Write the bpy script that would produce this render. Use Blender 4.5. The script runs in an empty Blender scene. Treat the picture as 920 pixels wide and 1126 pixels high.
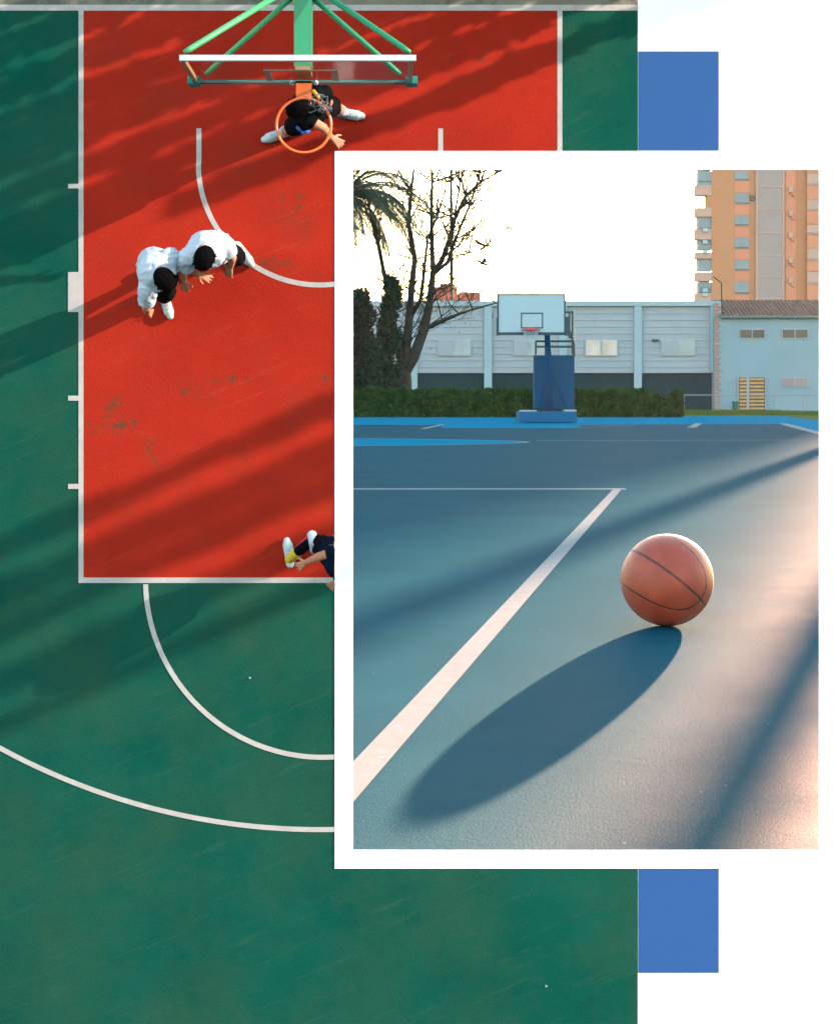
import bpy, bmesh, math, random
from mathutils import Vector, Matrix, noise
R = math.radians
rnd = random.Random(7)
sc = bpy.context.scene
COL = sc.collection

# ---------------------------------------------------------------- frame of reference
CAMZ = 7.0            # camera height over the blue court (metres)
F = 1836.0            # focal length in units of the picture's pixels
PX, PY = 430.0, 440.0 # principal point
WALL = 17.0           # distance of the big board that carries the red and green court

def Q(px, py, Y):     # point seen at px,py at distance Y
    return Vector(((px-PX)*Y/F, Y, CAMZ+(PY-py)*Y/F))
def G(px, py, z=0.0):  # point of the blue court
    Y = F*(CAMZ-z)/(py-PY)
    return Vector(((px-PX)*Y/F, Y, z))
def A(px, py, h=0.0):  # point at height h over the red/green court
    return Q(px, py, WALL-h)
def W(px, py, h=0.0):  # board coordinates: measured at the board face, then raised
    v = Q(px, py, WALL); v.y = WALL-h; return v

# ---------------------------------------------------------------- materials
def mat(name, col, rough=0.7, metal=0.0, spec=0.5, var=0.12, scale=3.0, bump=0.0, bscale=40.0, dark=None, dscale=1.2, dlo=.62, dhi=.75, damt=.6, scratch=None, wear=False):
    m = bpy.data.materials.new(name); m.use_nodes = True
    nt = m.node_tree; N = nt.nodes; L = nt.links
    b = N['Principled BSDF']; b.inputs['Roughness'].default_value = rough; b.inputs['Metallic'].default_value = metal
    b.inputs['Specular IOR Level'].default_value = spec
    tc = N.new('ShaderNodeTexCoord')
    nz = N.new('ShaderNodeTexNoise'); nz.inputs['Scale'].default_value = scale; nz.inputs['Detail'].default_value = 7; nz.inputs['Roughness'].default_value = .65
    L.new(tc.outputs['Object'], nz.inputs['Vector'])
    r = N.new('ShaderNodeValToRGB')
    r.color_ramp.elements[0].position = .3; r.color_ramp.elements[1].position = .7
    r.color_ramp.elements[0].color = [c*(1-var) for c in col]+[1]
    r.color_ramp.elements[1].color = [min(1, c*(1+var)) for c in col]+[1]
    L.new(nz.outputs['Fac'], r.inputs['Fac'])
    out = r.outputs['Color']
    if dark:
        n2 = N.new('ShaderNodeTexNoise'); n2.inputs['Scale'].default_value = dscale; n2.inputs['Detail'].default_value = 9; n2.inputs['Roughness'].default_value = .7
        L.new(tc.outputs['Object'], n2.inputs['Vector'])
        r2 = N.new('ShaderNodeValToRGB'); r2.color_ramp.elements[0].position = dlo; r2.color_ramp.elements[1].position = dhi
        r2.color_ramp.elements[1].color = (damt, damt, damt, 1)
        L.new(n2.outputs['Fac'], r2.inputs['Fac'])
        mx = N.new('ShaderNodeMix'); mx.data_type = 'RGBA'
        L.new(r2.outputs['Color'], mx.inputs['Factor']); L.new(out, mx.inputs[6]); mx.inputs[7].default_value = list(dark)+[1]
        out = mx.outputs[2]
    def over(fac, col2, prev):
        mx = N.new('ShaderNodeMix'); mx.data_type = 'RGBA'; L.new(fac, mx.inputs['Factor']); L.new(prev, mx.inputs[6]); mx.inputs[7].default_value = list(col2)+[1]; return mx.outputs[2]
    if scratch:
        for (sx,sz,rot,lo,amt) in ((.5,6,R(-23),.62,.38),(.7,9,R(38),.68,.25),(1.5,2.2,0,.66,.40)):
            mp = N.new('ShaderNodeMapping'); mp.vector_type = 'TEXTURE'; mp.inputs['Scale'].default_value = (.5/sx,1,.5/sz); mp.inputs['Rotation'].default_value = (0,rot,0)
            L.new(tc.outputs['Object'], mp.inputs['Vector'])
            n4 = N.new('ShaderNodeTexNoise'); n4.inputs['Scale'].default_value = 1.0; n4.inputs['Detail'].default_value = 9; n4.inputs['Roughness'].default_value = .75
            L.new(mp.outputs[0], n4.inputs['Vector'])
            r4 = N.new('ShaderNodeMapRange'); L.new(n4.outputs['Fac'], r4.inputs[0]); r4.inputs[1].default_value = lo-.06; r4.inputs[2].default_value = lo+.12; r4.inputs[4].default_value = amt
            out = over(r4.outputs[0], scratch, out)
    if wear:
        tot = None
        for (wx,wy,sx,sy,k) in ((128,468,45,16,1),(165,495,18,30,.9),(250,416,75,10,.75),(215,425,60,20,.6),(325,235,45,40,.7),(300,285,40,20,.8),(125,452,30,40,.8),(430,75,60,20,.7),(150,280,30,12,.6),(360,415,14,14,.9),(300,560,60,40,.45),(540,60,60,60,.55)):
            c = W(wx,wy); sb = N.new('ShaderNodeVectorMath'); sb.operation = 'SUBTRACT'; L.new(tc.outputs['Object'], sb.inputs[0]); sb.inputs[1].default_value = c
            ml = N.new('ShaderNodeVectorMath'); ml.operation = 'MULTIPLY'; L.new(sb.outputs[0], ml.inputs[0]); ml.inputs[1].default_value = (108/sx, 0, 108/sy)
            le = N.new('ShaderNodeVectorMath'); le.operation = 'LENGTH'; L.new(ml.outputs[0], le.inputs[0])
            mr = N.new('ShaderNodeMapRange'); L.new(le.outputs['Value'], mr.inputs[0]); mr.inputs[1].default_value = 0; mr.inputs[2].default_value = 1.3; mr.inputs[3].default_value = k; mr.inputs[4].default_value = 0
            if tot is None: tot = mr.outputs[0]
            else:
                mm = N.new('ShaderNodeMath'); mm.operation = 'MAXIMUM'; L.new(tot, mm.inputs[0]); L.new(mr.outputs[0], mm.inputs[1]); tot = mm.outputs[0]
        n5 = N.new('ShaderNodeTexNoise'); n5.inputs['Scale'].default_value = 7; n5.inputs['Detail'].default_value = 10; n5.inputs['Roughness'].default_value = .78; L.new(tc.outputs['Object'], n5.inputs['Vector'])
        ad = N.new('ShaderNodeMath'); ad.operation = 'MULTIPLY_ADD'; L.new(tot, ad.inputs[0]); ad.inputs[1].default_value = .29; L.new(n5.outputs['Fac'], ad.inputs[2])
        r5 = N.new('ShaderNodeMapRange'); L.new(ad.outputs[0], r5.inputs[0]); r5.inputs[1].default_value = .68; r5.inputs[2].default_value = .76; r5.inputs[4].default_value = .8
        out = over(r5.outputs[0], (.075,.034,.018), out)
    L.new(out, b.inputs['Base Color'])
    if bump:
        n3 = N.new('ShaderNodeTexNoise'); n3.inputs['Scale'].default_value = bscale; n3.inputs['Detail'].default_value = 4
        L.new(tc.outputs['Object'], n3.inputs['Vector'])
        bp = N.new('ShaderNodeBump'); bp.inputs['Strength'].default_value = bump; bp.inputs['Distance'].default_value = .02
        L.new(n3.outputs['Fac'], bp.inputs['Height']); L.new(bp.outputs['Normal'], b.inputs['Normal'])
    return m
M = {}
# board and collage panels
M['bounce_cut_sheet'] = mat('bounce_cut_ply', (.09,.075,.06), .9, var=.2)  # dark back of the wall, added to damp bounced sunlight
M['page'] = mat('white_board', (.93,.92,.92), .8, var=.005, spec=.2)
M['blue_panel'] = mat('blue_panel', (.024,.069,.20), .9, spec=.05, var=.01)
# red / green court
M['green'] = mat('green_court', (.0025,.052,.037), .95, spec=.03, var=.16, scale=.9, bump=.25, bscale=60, dark=(.026,.058,.034), dscale=.55, dlo=.40, dhi=.78, damt=.8, scratch=(.05,.085,.06))
M['red'] = mat('red_court', (.262,.0155,.0078), .95, spec=.03, var=.12, scale=1.0, bump=.25, bscale=60, dark=(.17,.022,.012), dscale=1.6, dlo=.52, dhi=.74, damt=.6, scratch=(.30,.05,.03), wear=True)
M['line1'] = mat('worn_white_line', (.33,.29,.28), .8, spec=.1, var=.12, scale=6, dark=(.20,.17,.15), dscale=5, dlo=.58, dhi=.75)
M['concrete'] = mat('concrete', (.15,.13,.10), .9, spec=.2, var=.2, scale=2, dark=(.05,.06,.05), dscale=1.1, dlo=.5, dhi=.6, damt=.8)
M['lawn'] = mat('lawn', (.05,.09,.03), .95, spec=.1, var=.3, scale=2)
M['steel_green'] = mat('green_paint', (.004,.17,.07), .5, var=.06)
M['steel_green_lit'] = mat('sunlit_green_paint', (.03,.24,.08), .5, var=.06)  # same steel paint lightened: sunlight on the left struts put into the colour
M['rim'] = mat('orange_rim', (.62,.10,.01), .4, var=.03)
M['bracket'] = mat('tan_plate', (.28,.13,.05), .6, var=.1)
M['wframe'] = mat('white_frame', (.40,.40,.44), .5, var=.04)
M['tealpad'] = mat('teal_padding', (.003,.16,.15), .9, var=.08)
M['mark'] = mat('glass_marking', (.30,.17,.14), .7, var=.05)
M['net'] = mat('net_cord', (.12,.12,.15), .9, var=.3, scale=30)
M['skin'] = mat('skin', (.40,.165,.095), .6, spec=.3, var=.08, scale=9)
M['hair'] = mat('black_hair', (.0025,.002,.002), .9, spec=.03, var=.3, scale=60, bump=.6, bscale=150)
M['shirt_w'] = mat('white_shirt', (.35,.38,.455), .85, spec=.2, var=.04, scale=6, bump=.3, bscale=14)
M['shirt_b'] = mat('black_jersey', (.0035,.0035,.005), .9, spec=.04, var=.2, scale=8, bump=.3, bscale=18)
M['navy'] = mat('navy_shirt', (.002,.006,.016), .9, spec=.04, var=.2, scale=8, bump=.3, bscale=18)
M['shorts'] = mat('dark_shorts', (.004,.0035,.005), .9, spec=.04, var=.2, scale=8, bump=.3, bscale=18)
M['tights'] = mat('black_tights', (.003,.003,.005), .9, spec=.04, var=.2)
M['shoe_w'] = mat('white_shoe', (.36,.40,.40), .6, var=.12, scale=14)
M['shoe_t'] = mat('shoe_accent', (.03,.12,.24), .6, var=.1)
M['sock_w'] = mat('white_sock', (.36,.38,.44), .9, var=.05)
M['sock_y'] = mat('yellow_sock', (.55,.36,.01), .9, var=.05)
M['yellow'] = mat('yellow_print', (.50,.22,.01), .8, var=.05)
M['bluep'] = mat('blue_print', (.02,.10,.42), .8, var=.05)
M['redp'] = mat('red_piping', (.45,.02,.04), .8, var=.05)
M['paper'] = mat('paper', (.42,.42,.40), .9)
M['bark'] = mat('bark', (.030,.030,.024), .95, spec=.1, var=.35, scale=2)
M['leaf'] = mat('leaf_green', (.020,.045,.016), .8, spec=.2, var=.6, scale=.35)
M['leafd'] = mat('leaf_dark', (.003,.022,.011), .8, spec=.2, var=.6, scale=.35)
M['hedge'] = mat('hedge_leaf', (.015,.052,.012), .9, spec=.03, var=.6, scale=.25)
M['palm'] = mat('palm_leaf', (.015,.035,.018), .75, spec=.2, var=.4, scale=.4)
# blue court
M['grass'] = mat('grass', (.045,.085,.018), 1, spec=0, var=.35, scale=.15, dark=(.10,.10,.03), dscale=.05, dlo=.4, dhi=.7)
M['cyan'] = mat('light_blue_court', (.002,.125,.215), 1, spec=0, var=.05, scale=.05)
M['line2'] = mat('white_court_line', (.155,.19,.20), 1, spec=0, var=.08, scale=1.5, dark=(.30,.34,.38), dscale=1.3, dlo=.62, dhi=.72, damt=.7)
M['gym'] = mat('gym_wall_paint', (.27,.29,.325), .8, spec=.2, var=.06, scale=.05)
M['gym2'] = mat('gym_pillar_paint', (.25,.33,.38), .8, spec=.2, var=.04, scale=.05)
M['plinth'] = mat('dark_teal_band', (.001,.030,.038), .9, spec=.2, var=.12, scale=.1)
M['win'] = mat('pale_window', (.27,.31,.32), .6, var=.12, scale=.1)
M['win_reflect'] = mat('sunset_reflection_pane', (.42,.35,.33), .25, var=.2, scale=.15)  # bright sky reflection painted into the pane colour
M['housew'] = mat('house_plaster', (.19,.27,.32), .85, spec=.15, var=.05, scale=.04)
M['tile'] = mat('roof_tile', (.14,.08,.055), .9, spec=.1, var=.4, scale=.3)
M['brick'] = mat('brick_quoin', (.33,.17,.13), .9, spec=.1, var=.2, scale=.5)
M['dwin'] = mat('dark_window', (.05,.042,.035), .4, var=.3, scale=.2)
M['orange'] = mat('orange_plank', (.45,.24,.08), .8, var=.25, scale=.3)
M['apt'] = mat('tan_facade', (.38,.18,.10), .9, spec=.1, var=.05, scale=.02)
M['apt2'] = mat('salmon_facade', (.46,.19,.12), .9, spec=.1, var=.05, scale=.02)
M['aptpink'] = mat('balcony_plaster', (.38,.25,.21), .9, spec=.1, var=.05, scale=.02)
M['aptglass'] = mat('lattice_panel', (.26,.21,.21), .7, spec=.2, var=.06, scale=.06)
M['aptwin'] = mat('shutter', (.19,.23,.26), .7, spec=.2, var=.12, scale=.05)
M['aptwind'] = mat('shutter_gap', (.08,.11,.13), .6, var=.1)
M['terra'] = mat('far_brick', (.20,.065,.045), .9, var=.25, scale=.05)
M['metal'] = mat('grey_metal', (.20,.22,.24), .5, metal=.3, var=.1)
M['bin'] = mat('green_bin', (.01,.08,.06), .6)
M['hblue'] = mat('hoop_blue_paint', (.001,.040,.105), .9, spec=.1, var=.1, scale=.1)
M['hpad'] = mat('hoop_blue_padding', (.001,.052,.11), .85, spec=.15, var=.1, scale=.1)
M['hbase'] = mat('hoop_base_blue', (.0,.08,.18), .95, spec=.05, var=.08, scale=.1)
M['hboard'] = mat('board_face', (.27,.36,.40), .6, spec=.2, var=.03, scale=.05)
M['hdark'] = mat('board_frame', (.012,.035,.055), .7, var=.1)
M['hgreen'] = mat('dark_green_tube', (.012,.05,.045), .6, var=.1)
M['hred'] = mat('red_rim', (.50,.05,.04), .5)
M['black'] = mat('black_rubber', (.008,.008,.008), .7)

# surface of the blue court: worn acrylic with grain, scratches and specks
GLOSS = .0098
def court_mat():
    m = bpy.data.materials.new('blue_acrylic_court'); m.use_nodes = True
    nt = m.node_tree; N = nt.nodes; L = nt.links; b = N['Principled BSDF']
    tc = N.new('ShaderNodeTexCoord')
    def nz(s, d=6, r=.6, vec=None, sc3=None):
        n = N.new('ShaderNodeTexNoise'); n.inputs['Scale'].default_value = s; n.inputs['Detail'].default_value = d; n.inputs['Roughness'].default_value = r
        if sc3:
            mp = N.new('ShaderNodeMapping'); mp.vector_type = 'TEXTURE'; mp.inputs['Scale'].default_value = [1/q for q in sc3]; mp.inputs['Rotation'].default_value = (0,0,R(-35))
            L.new(tc.outputs['Object'], mp.inputs['Vector']); L.new(mp.outputs['Vector'], n.inputs['Vector'])
        else: L.new(tc.outputs['Object'], n.inputs['Vector'])
        return n
    def ramp(n, p0, p1, c0, c1):
        r = N.new('ShaderNodeValToRGB'); e = r.color_ramp.elements
        e[0].position = p0; e[1].position = p1; e[0].color = c0; e[1].color = c1
        L.new(n.outputs[0], r.inputs['Fac']); return r
    def mix(f, a, bb):
        x = N.new('ShaderNodeMix'); x.data_type = 'RGBA'
        L.new(f, x.inputs['Factor']); L.new(a, x.inputs[6])
        if isinstance(bb, tuple): x.inputs[7].default_value = bb
        else: L.new(bb, x.inputs[7])
        return x.outputs[2]
    base = ramp(nz(.12, 8), .3, .7, (.0005,.040,.062,1), (.001,.050,.076,1)).outputs[0]
    g = lambda v: (v,v,v,1)
    base = mix(ramp(nz(.5, 9, .75, sc3=(1,6,1)), .54, .78, g(0), g(.40)).outputs[0], base, (.02,.07,.10,1))
    base = mix(ramp(nz(2.2, 5, .8, sc3=(1,7,1)), .62, .72, g(0), g(.5)).outputs[0], base, (.05,.09,.11,1))
    vor = N.new('ShaderNodeTexVoronoi'); vor.inputs['Scale'].default_value = .75; L.new(tc.outputs['Object'], vor.inputs['Vector'])
    base = mix(ramp(vor, .025, .035, g(.75), g(0)).outputs[0], base, (.012,.02,.025,1))
    vor2 = N.new('ShaderNodeTexVoronoi'); vor2.inputs['Scale'].default_value = .9; L.new(tc.outputs['Object'], vor2.inputs['Vector'])
    base = mix(ramp(vor2, .02, .03, g(.5), g(0)).outputs[0], base, (.3,.3,.3,1))
    L.new(base, b.inputs['Base Color'])
    b.inputs['Specular IOR Level'].default_value = 0; b.inputs['Roughness'].default_value = 1
    gl = N.new('ShaderNodeBsdfGlossy'); gl.inputs[0].default_value = (1,1,1,1)
    rr = ramp(nz(.35, 6, .7), .3, .7, g(.44), g(.56)); L.new(rr.outputs[0], gl.inputs['Roughness'])
    ms = N.new('ShaderNodeMixShader'); ms.inputs[0].default_value = GLOSS
    out = N['Material Output']; L.new(b.outputs[0], ms.inputs[1]); L.new(gl.outputs[0], ms.inputs[2]); L.new(ms.outputs[0], out.inputs[0])
    n1 = nz(26, 3, .7); n2 = nz(1.6, 6, .8, sc3=(1,5,1))
    ad = N.new('ShaderNodeMath'); ad.operation = 'ADD'; L.new(n1.outputs['Fac'], ad.inputs[0]); L.new(n2.outputs['Fac'], ad.inputs[1])
    bp = N.new('ShaderNodeBump'); bp.inputs['Strength'].default_value = .42; bp.inputs['Distance'].default_value = .05
    L.new(ad.outputs[0], bp.inputs['Height']); L.new(bp.outputs['Normal'], b.inputs['Normal']); L.new(bp.outputs['Normal'], gl.inputs['Normal'])
    return m
M['court'] = court_mat()

def glass_mat():
    m = bpy.data.materials.new('clear_board_glass'); m.use_nodes = True
    nt = m.node_tree; N = nt.nodes; L = nt.links
    for n in list(N): N.remove(n)
    o = N.new('ShaderNodeOutputMaterial'); t = N.new('ShaderNodeBsdfTransparent'); t.inputs[0].default_value = (.93,.95,.94,1)
    gl = N.new('ShaderNodeBsdfGlossy'); gl.inputs['Roughness'].default_value = .15; gl.inputs[0].default_value = (.5,.5,.5,1)
    mx = N.new('ShaderNodeMixShader'); mx.inputs[0].default_value = .09
    L.new(t.outputs[0], mx.inputs[1]); L.new(gl.outputs[0], mx.inputs[2]); L.new(mx.outputs[0], o.inputs[0])
    return m
M['glass'] = glass_mat()

# ---------------------------------------------------------------- mesh builder
class MB:
    def __init__(s): s.v = []; s.f = []
    def add(s, vs, fs):
        n = len(s.v); s.v += [Vector(v) for v in vs]; s.f += [[i+n for i in f] for f in fs]; return s
    def box(s, a, b):
        x0,x1 = sorted((a[0],b[0])); y0,y1 = sorted((a[1],b[1])); z0,z1 = sorted((a[2],b[2]))
        return s.add([(x0,y0,z0),(x1,y0,z0),(x1,y1,z0),(x0,y1,z0),(x0,y0,z1),(x1,y0,z1),(x1,y1,z1),(x0,y1,z1)],
                     [(0,3,2,1),(4,5,6,7),(0,1,5,4),(1,2,6,5),(2,3,7,6),(3,0,4,7)])
    def rect(s, px0, py0, px1, py1, Y, depth, front=0.0):   # block whose face at distance Y spans these directions
        a = Q(px0, py0, Y); b = Q(px1, py1, Y)
        return s.box((a.x, Y-front, a.z), (b.x, Y+depth, b.z))
    def quad(s, a, b, c, d): return s.add([a,b,c,d], [(0,1,2,3)])
    def poly(s, pts): return s.add(pts, [tuple(range(len(pts)))])
    def tube(s, pts, rad, n=10, closed=False):
        pts = [Vector(p) for p in pts]
        if not isinstance(rad, (list,tuple)): rad = [rad]*len(pts)
        base = len(s.v); k = len(pts); up = None
        for i, p in enumerate(pts):
            if closed: d = pts[(i+1)%k]-pts[i-1]
            else: d = pts[min(i+1,k-1)]-pts[max(i-1,0)]
            d.normalize()
            if up is None: up = Vector((0,0,1)) if abs(d.z) < .9 else Vector((1,0,0))
            u = up - d*up.dot(d)
            if u.length < 1e-4: u = d.orthogonal()
            u.normalize(); w = d.cross(u); up = u
            for j in range(n):
                t = 2*math.pi*j/n; s.v.append(p+(u*math.cos(t)+w*math.sin(t))*rad[i])
        for i in range(k if closed else k-1):
            for j in range(n):
                a = base+i*n+j; b = base+i*n+(j+1)%n; i2 = (i+1)%k
                s.f.append([a, b, base+i2*n+(j+1)%n, base+i2*n+j])
        if not closed:
            s.f.append([base+j for j in range(n)][::-1]); s.f.append([base+(k-1)*n+j for j in range(n)])
        return s
    def ell(s, c, r, rot=None, n=16, m=10):
        c = Vector(c); r = r if isinstance(r, (tuple,list,Vector)) else (r,r,r)
        base = len(s.v)
        for i in range(m+1):
            ph = math.pi*i/m
            for j in range(n):
                t = 2*math.pi*j/n
                v = Vector((math.sin(ph)*math.cos(t)*r[0], math.sin(ph)*math.sin(t)*r[1], math.cos(ph)*r[2]))
                if rot: v = rot @ v
                s.v.append(c+v)
        for i in range(m):
            for j in range(n):
                a = base+i*n+j; b = base+i*n+(j+1)%n
                s.f.append([a, a+n, b+n, b])
        return s
    def cap(s, a, b, ra, rb):
        a = Vector(a); b = Vector(b); s.tube([a,b],[ra,rb],12); s.ell(a, ra, n=12, m=8); s.ell(b, rb, n=12, m=8); return s
    def leaves(s, c, r, n, size, rg, flat=1.0):
        for _ in range(n):
            while True:
                p = Vector((rg.uniform(-1,1), rg.uniform(-1,1), rg.uniform(-1,1)))
                if p.length < 1 and p.length > .15: break
            p = Vector((p.x*r[0], p.y*r[1], p.z*r[2]))+Vector(c)
            s.leaf(p, size*rg.uniform(.5,1.3), rg)
        return s
    def leaf(s, p, sz, rg, d=None):
        u = Vector((rg.gauss(0,1), rg.gauss(0,1), rg.gauss(0,1))).normalized()
        w = u.orthogonal().normalized()
        s.add([p-u*sz, p-w*sz*.5, p+u*sz, p+w*sz*.5], [(0,1,2,3)])
        return s
    def build(s, name, m, parent=None, smooth=False, weld=False):
        me = bpy.data.meshes.new(name)
        off = parent_loc(parent)
        me.from_pydata([tuple(v-off) for v in s.v], [], s.f)
        if weld:
            bm = bmesh.new(); bm.from_mesh(me); bmesh.ops.remove_doubles(bm, verts=bm.verts, dist=1e-5); bm.to_mesh(me); bm.free()
        me.materials.append(m)
        if smooth:
            for p in me.polygons: p.use_smooth = True
        me.update()
        o = bpy.data.objects.new(name, me); COL.objects.link(o)
        if parent: o.parent = parent
        return o
def parent_loc(p):
    v = Vector((0,0,0))
    while p is not None: v += p.location; p = p.parent
    return v
def tag(o, label=None, cat=None, group=None, kind=None):
    if label: o['label'] = label
    if cat: o['category'] = cat
    if group: o['group'] = group
    if kind: o['kind'] = kind
    return o
def thing(name, loc, label, cat, group=None):
    o = bpy.data.objects.new(name, None); COL.objects.link(o); o.location = loc; o.empty_display_size = .2
    return tag(o, label, cat, group)
def centred(o):
    """move a single-mesh thing's origin to the middle of its foot"""
    me = o.data; xs = [v.co for v in me.vertices]
    c = Vector(((min(v.x for v in xs)+max(v.x for v in xs))/2, (min(v.y for v in xs)+max(v.y for v in xs))/2, min(v.z for v in xs)))
    me.transform(Matrix.Translation(-c)); o.location = c; return o

# ================================================================ THE BLUE COURT (seen through the framed opening)
g = MB(); g.add([(-6000,-800,-.02),(6000,-800,-.02),(6000,9000,-.02),(-6000,9000,-.02)], [(0,1,2,3)])
tag(g.build('ground', M['grass']), kind='structure')
def sheet(name, pts, z, m):
    s = MB(); s.poly([(p[0],p[1],z) for p in pts]); return tag(s.build(name, m), kind='structure')
YE = G(0, 458).y       # far edge of the painted surface
s = MB(); s.quad((-420,-60,0),(G(930,476).x+40,-60,0),(G(930,476).x+40,YE,0),(-420,YE,0))
cp = G(862,456.8); 
s = MB(); s.poly([(-500,-60,0),(230,-60,0),(G(990,468).x,G(990,468).y,0),(G(900,462).x,G(900,462).y,0),(G(862,457.4).x,G(862,457.4).y,0),(-500,G(862,457.4).y,0)])
tag(s.build('court_surround', M['cyan']), kind='structure')
# darker playing area over the light blue surround
pa = [(-480,-50),(215,-50),tuple(G(960,492).xy),tuple(G(897,476.5).xy),tuple(G(858,466).xy),tuple(G(768,466.5).xy),tuple(G(640,467).xy),tuple(G(632,470.5).xy),tuple(G(486,470.5).xy),tuple(G(486,467).xy),tuple(G(486,467).xy-Vector((300,0)))]
sheet('court_surface', pa, .01, M['court'])
# light blue half disc at the far left
c0 = G(388,486); cx = -150
pts = []
rx = G(573,485.3); ctr = Vector((G(400,486).x-60, G(573,485.3).y)); rad_x = rx.x-ctr.x
y_near = G(388,492).y; y_far = G(388,481.2).y
cyy = (y_near+y_far)/2; ry = (y_far-y_near)/2*1.03
for i in range(64):
    t = 2*math.pi*i/64; pts.append((ctr.x+rad_x*math.cos(t), cyy+ry*math.sin(t)))
sheet('centre_circle', pts, .02, M['cyan'])
ln = MB()
def ring(mb, cx, cy, rx, ry, w, a0, a1, z, n=60):
    for i in range(n):
        t0 = a0+(a1-a0)*i/n; t1 = a0+(a1-a0)*(i+1)/n
        mb.quad((cx+rx*math.cos(t0),cy+ry*math.sin(t0),z),((cx+(rx+w)*math.cos(t0)),cy+(ry+w)*math.sin(t0),z),((cx+(rx+w)*math.cos(t1)),cy+(ry+w)*math.sin(t1),z),(cx+rx*math.cos(t1),cy+ry*math.sin(t1),z))
ring(ln, ctr.x, cyy, rad_x, ry, 1.0, R(-60), R(60), .03)
def line(a, b, w, z=.03):
    a = Vector(a).to_2d(); b = Vector(b).to_2d(); d = (b-a).normalized(); n = Vector((-d.y,d.x))*w/2
    ln.quad((*(a+n),z),(*(b+n),z),(*(b-n),z),(*(a-n),z))
# near corner: long oblique line and the line across
ax = G(681,538); line(Vector((-2.6,20.2,0)), (G(681.5,538).x, G(681.5,538).y+1.0), .66, .03)
line((-60, G(500,538).y), (G(688,538).x, G(500,538).y), 1.9, .034)
line(G(590,484.4), G(880,484.0), 1.3)
line(G(465,471.5), G(487,466.8), 1.6, .04); line(G(760,470.3), G(768,465.6), 2.2, .04)
line(G(860,465.8), G(930,484), 2.6, .04)
line(G(632,470.5), G(700,467.5), .8, .04)
tag(ln.build('court_lines', M['line2']), kind='structure')

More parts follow.
